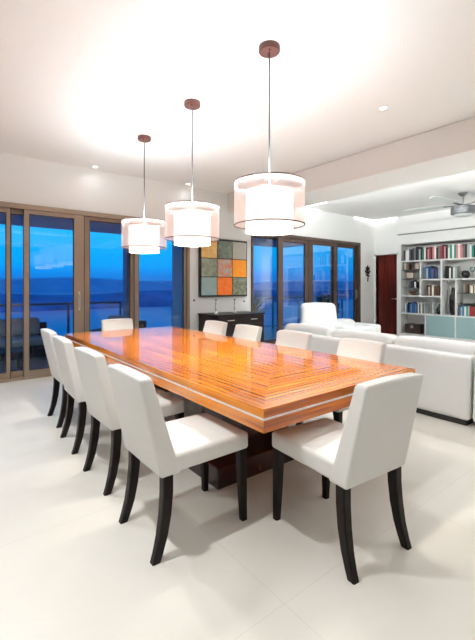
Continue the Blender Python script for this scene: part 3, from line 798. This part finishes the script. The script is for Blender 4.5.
# ------------------------------------------------------------------ terrace and the view
struct(link('terrace_floor', B(-9, 16, YF+.16, 9.6, -.25, -.03), M['deck']))
struct(link('terrace_ceiling', B(-9, 9.2, YF+.2, 9.35, 2.68, 2.95), M['soffit']))
struct(link('wall_terrace', B(4.45, 4.65, YF+.2, 8.25, -.03, 2.68), M['terrace_wall']))
struct(link('terrace_column', B(3.62, 3.87, 9.0, 9.25, -.03, 2.68), M['soffit']))
def railing(x0, x1, label):
    t = thing('balustrade', label, 'railing', ((x0+x1)/2, 9.3, -.03), 0, 'glass balustrades of the terrace')
    h = (x1-x0)/2
    link('top_rail', B(-h, h, -.035, .035, .99, 1.04, bev=.006), M['rail'], t)
    link('bottom_rail', B(-h, h, -.02, .02, .08, .11), M['rail'], t)
    n = round(2*h/1.3)
    for k in range(n+1):
        x = -h+.03+(2*h-.06)*k/n
        link('post', B(x-.022, x+.022, -.022, .022, 0, .99), M['rail'], t)
        if k < n: link('glass_panel', B(x+.03, x+(2*h-.06)/n-.03, -.006, .006, .12, .97), M['glass'], t)
railing(-5, 3.6, 'glass terrace balustrade with a grey top rail outside the dining room doors')
railing(5.0, 15, 'glass terrace balustrade with a grey top rail outside the living room windows')
def outsofa(x, y, rz, w, label):
    t = thing('outdoor_sofa', label, 'sofa', (x, y, -.03), rz)
    h = w/2
    bm = B(-h, h, -.42, .42, .06, .28, bev=.01); box(bm, -h, h, .30, .42, .28, .66, bev=.01); box(bm, -h, -h+.14, -.42, .30, .28, .5, bev=.01); box(bm, h-.14, h, -.42, .30, .28, .5, bev=.01)
    link('frame', bm, M['wicker'], t)
    n = 3 if w > 1.5 else 1; W = (w-.3)/n
    for k in range(n):
        a = -h+.15+W*k
        link('seat_cushion', cushion(bmesh.new(), a+.005, a+W-.005, -.42, .29, .282, .42, .04), M['pad'], t, smooth=True)
        link('back_cushion', cushion(bmesh.new(), a+.01, a+W-.01, .12, .29, .422, .78, .06), M['pad'], t, smooth=True)
    for sx in (-1, 1):
        for sy in (-1, 1): link('foot', B(sx*(h-.06)-.03, sx*(h-.06)+.03, sy*.36-.03, sy*.36+.03, 0, .06), M['wicker'], t)
outsofa(.75, 8.5, 0, 2.1, 'dark wicker outdoor sofa with pale cushions behind the sliding glass door')
outsofa(3.0, 8.0, -.9, .95, 'dark wicker outdoor armchair on the terrace behind the second glass pane')
tt = thing('outdoor_table', 'low dark outdoor table in front of the wicker sofa', 'table', (.7, 7.3, -.03))
link('tabletop', B(-.45, .45, -.28, .28, .32, .36, bev=.006), M['wicker'], tt)
for sx in (-1, 1):
    for sy in (-1, 1): link('leg', B(sx*.40-.025, sx*.40+.025, sy*.23-.025, sy*.23+.025, 0, .32), M['wicker'], tt)

def plant(x, y, h, n, label, kind, seed):
    rr = random.Random(seed)
    t = thing('potted_plant', label, 'plant', (x, y, -.03))
    bm = bmesh.new(); lathe(bm, [(0, 0), (.16, 0), (.22, .40), (.235, .42), (.20, .42), (.19, .36), (0, .36)], 24)
    link('pot', bm, M['planter'], t, smooth=True)
    bm = bmesh.new()
    for k in range(n):
        if kind == 'palm':
            a = rr.uniform(0, 2*PI); L = h*rr.uniform(.6, 1); rch = rr.uniform(.25, .8)
            pts = [Vector((math.cos(a)*rch*u, math.sin(a)*rch*u, .36+L*(u**.6) - .5*rch*u*u)) for u in [j/8 for j in range(9)]]
            side = Vector((-math.sin(a), math.cos(a), 0))
            vs = [(bm.verts.new(p+side*.045*math.sin(PI*(j+.6)/9.2)), bm.verts.new(p-side*.045*math.sin(PI*(j+.6)/9.2)+Vector((0, 0, .004)))) for j, p in enumerate(pts)]
            for A, Bq in zip(vs, vs[1:]): bm.faces.new((A[0], Bq[0], Bq[1], A[1]))
        else:
            d = Vector((rr.gauss(0, 1), rr.gauss(0, 1), rr.gauss(0, 1))).normalized()
            c = Vector((0, 0, .42+h*.5)) + Vector((d.x*.36, d.y*.36, d.z*h*.5))*rr.uniform(.6, 1)
            a = Vector((rr.gauss(0, 1), rr.gauss(0, 1), rr.gauss(0, 1))).normalized(); b = d.cross(a).normalized(); s = rr.uniform(.035, .06)
            bm.faces.new([bm.verts.new(c+a*s*1.6), bm.verts.new(c+b*s), bm.verts.new(c-a*s*1.6), bm.verts.new(c-b*s)])
    link('foliage', bm, M['leaf'], t)
    link('stem', tube(bmesh.new(), [(0, 0, .3), (.01, 0, .42+h*.4)], .02), M['wicker'], t)
plant(6.5, 7.7, 1.0, 34, 'arching palm in a grey pot outside the first living room window', 'palm', 3)
plant(7.2, 8.7, 1.15, 30, 'arching palm in a grey pot farther out, by the terrace rail', 'palm', 5)
plant(9.05, 7.3, .75, 420, 'round dark shrub in a grey pot outside the last living room window', 'shrub', 9)
plant(5.45, 8.5, .6, 380, 'round dark shrub in a grey pot near the terrace wall', 'shrub', 11)

struct(link('sea', B(-2500, 3500, 60, 4200, -24.2, -24), M['sea']))
def hill(name, y, x0, x1, hts, depth, m, seed):
    rr = random.Random(seed); bm = bmesh.new(); N = 70; rows = []
    ph = [rr.uniform(0, 6.3) for _ in range(6)]
    for j in range(9):
        v = j/8; row = []
        for i in range(N+1):
            u = i/N; x = x0+(x1-x0)*u
            f = 0
            for k in range(6): f += math.sin(u*(3+k*4.7)*2+ph[k])/(1.4+k*1.1)
            prof = math.sin(PI*v)**.7
            z = -24 + prof*(hts[0] + (hts[1]-hts[0])*(.5+.28*f))
            row.append(bm.verts.new((x, y+depth*v, z)))
        rows.append(row)
    for a, b in zip(rows, rows[1:]):
        for i in range(N): bm.faces.new((a[i], a[i+1], b[i+1], b[i]))
    o = struct(link(name, bm, m, smooth=True))
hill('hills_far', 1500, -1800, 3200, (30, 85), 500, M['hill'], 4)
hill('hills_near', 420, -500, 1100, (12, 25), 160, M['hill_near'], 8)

# ------------------------------------------------------------------ sky, camera, exposure
w = bpy.data.worlds.new('dusk_sky'); sc.world = w; w.use_nodes = True
n = w.node_tree.nodes; l = w.node_tree.links; bg = n['Background']
tc = n.new('ShaderNodeTexCoord'); sx = n.new('ShaderNodeSeparateXYZ'); rp = n.new('ShaderNodeValToRGB')
l.new(tc.outputs['Generated'], sx.inputs[0]); l.new(sx.outputs['Z'], rp.inputs['Fac'])
cr = rp.color_ramp
cr.elements[0].position = 0; cr.elements[0].color = (*hexc('2a6fc0'), 1)
cr.elements[1].position = 1; cr.elements[1].color = (*hexc('1a6fd0'), 1)
for p, c in ((.02, '0a78d8'), (.05, '009af0'), (.12, '00acf8'), (.45, '2a86dc')):
    e = cr.elements.new(p); e.color = (*hexc(c), 1)
l.new(rp.outputs['Color'], bg.inputs['Color']); bg.inputs['Strength'].default_value = 1.25

FPX, HY, VP = 383., 285.5, 299.5
cam = bpy.data.cameras.new('camera'); co = bpy.data.objects.new('camera', cam); COL.objects.link(co); sc.camera = co
yaw = math.atan2(VP, FPX)
co.location = (0, 0, 1.4); co.rotation_euler = (PI/2, 0, -yaw)
cam.sensor_fit = 'VERTICAL'; cam.sensor_height = 24; cam.lens = 24*FPX/640
cam.shift_y = -(320-HY)/640
cam.clip_start = .05; cam.clip_end = 6000
vs = sc.view_settings
vs.view_transform = 'Standard'; vs.look = 'None'; vs.gamma = 1; vs.exposure = 0; vs.use_curve_mapping = False
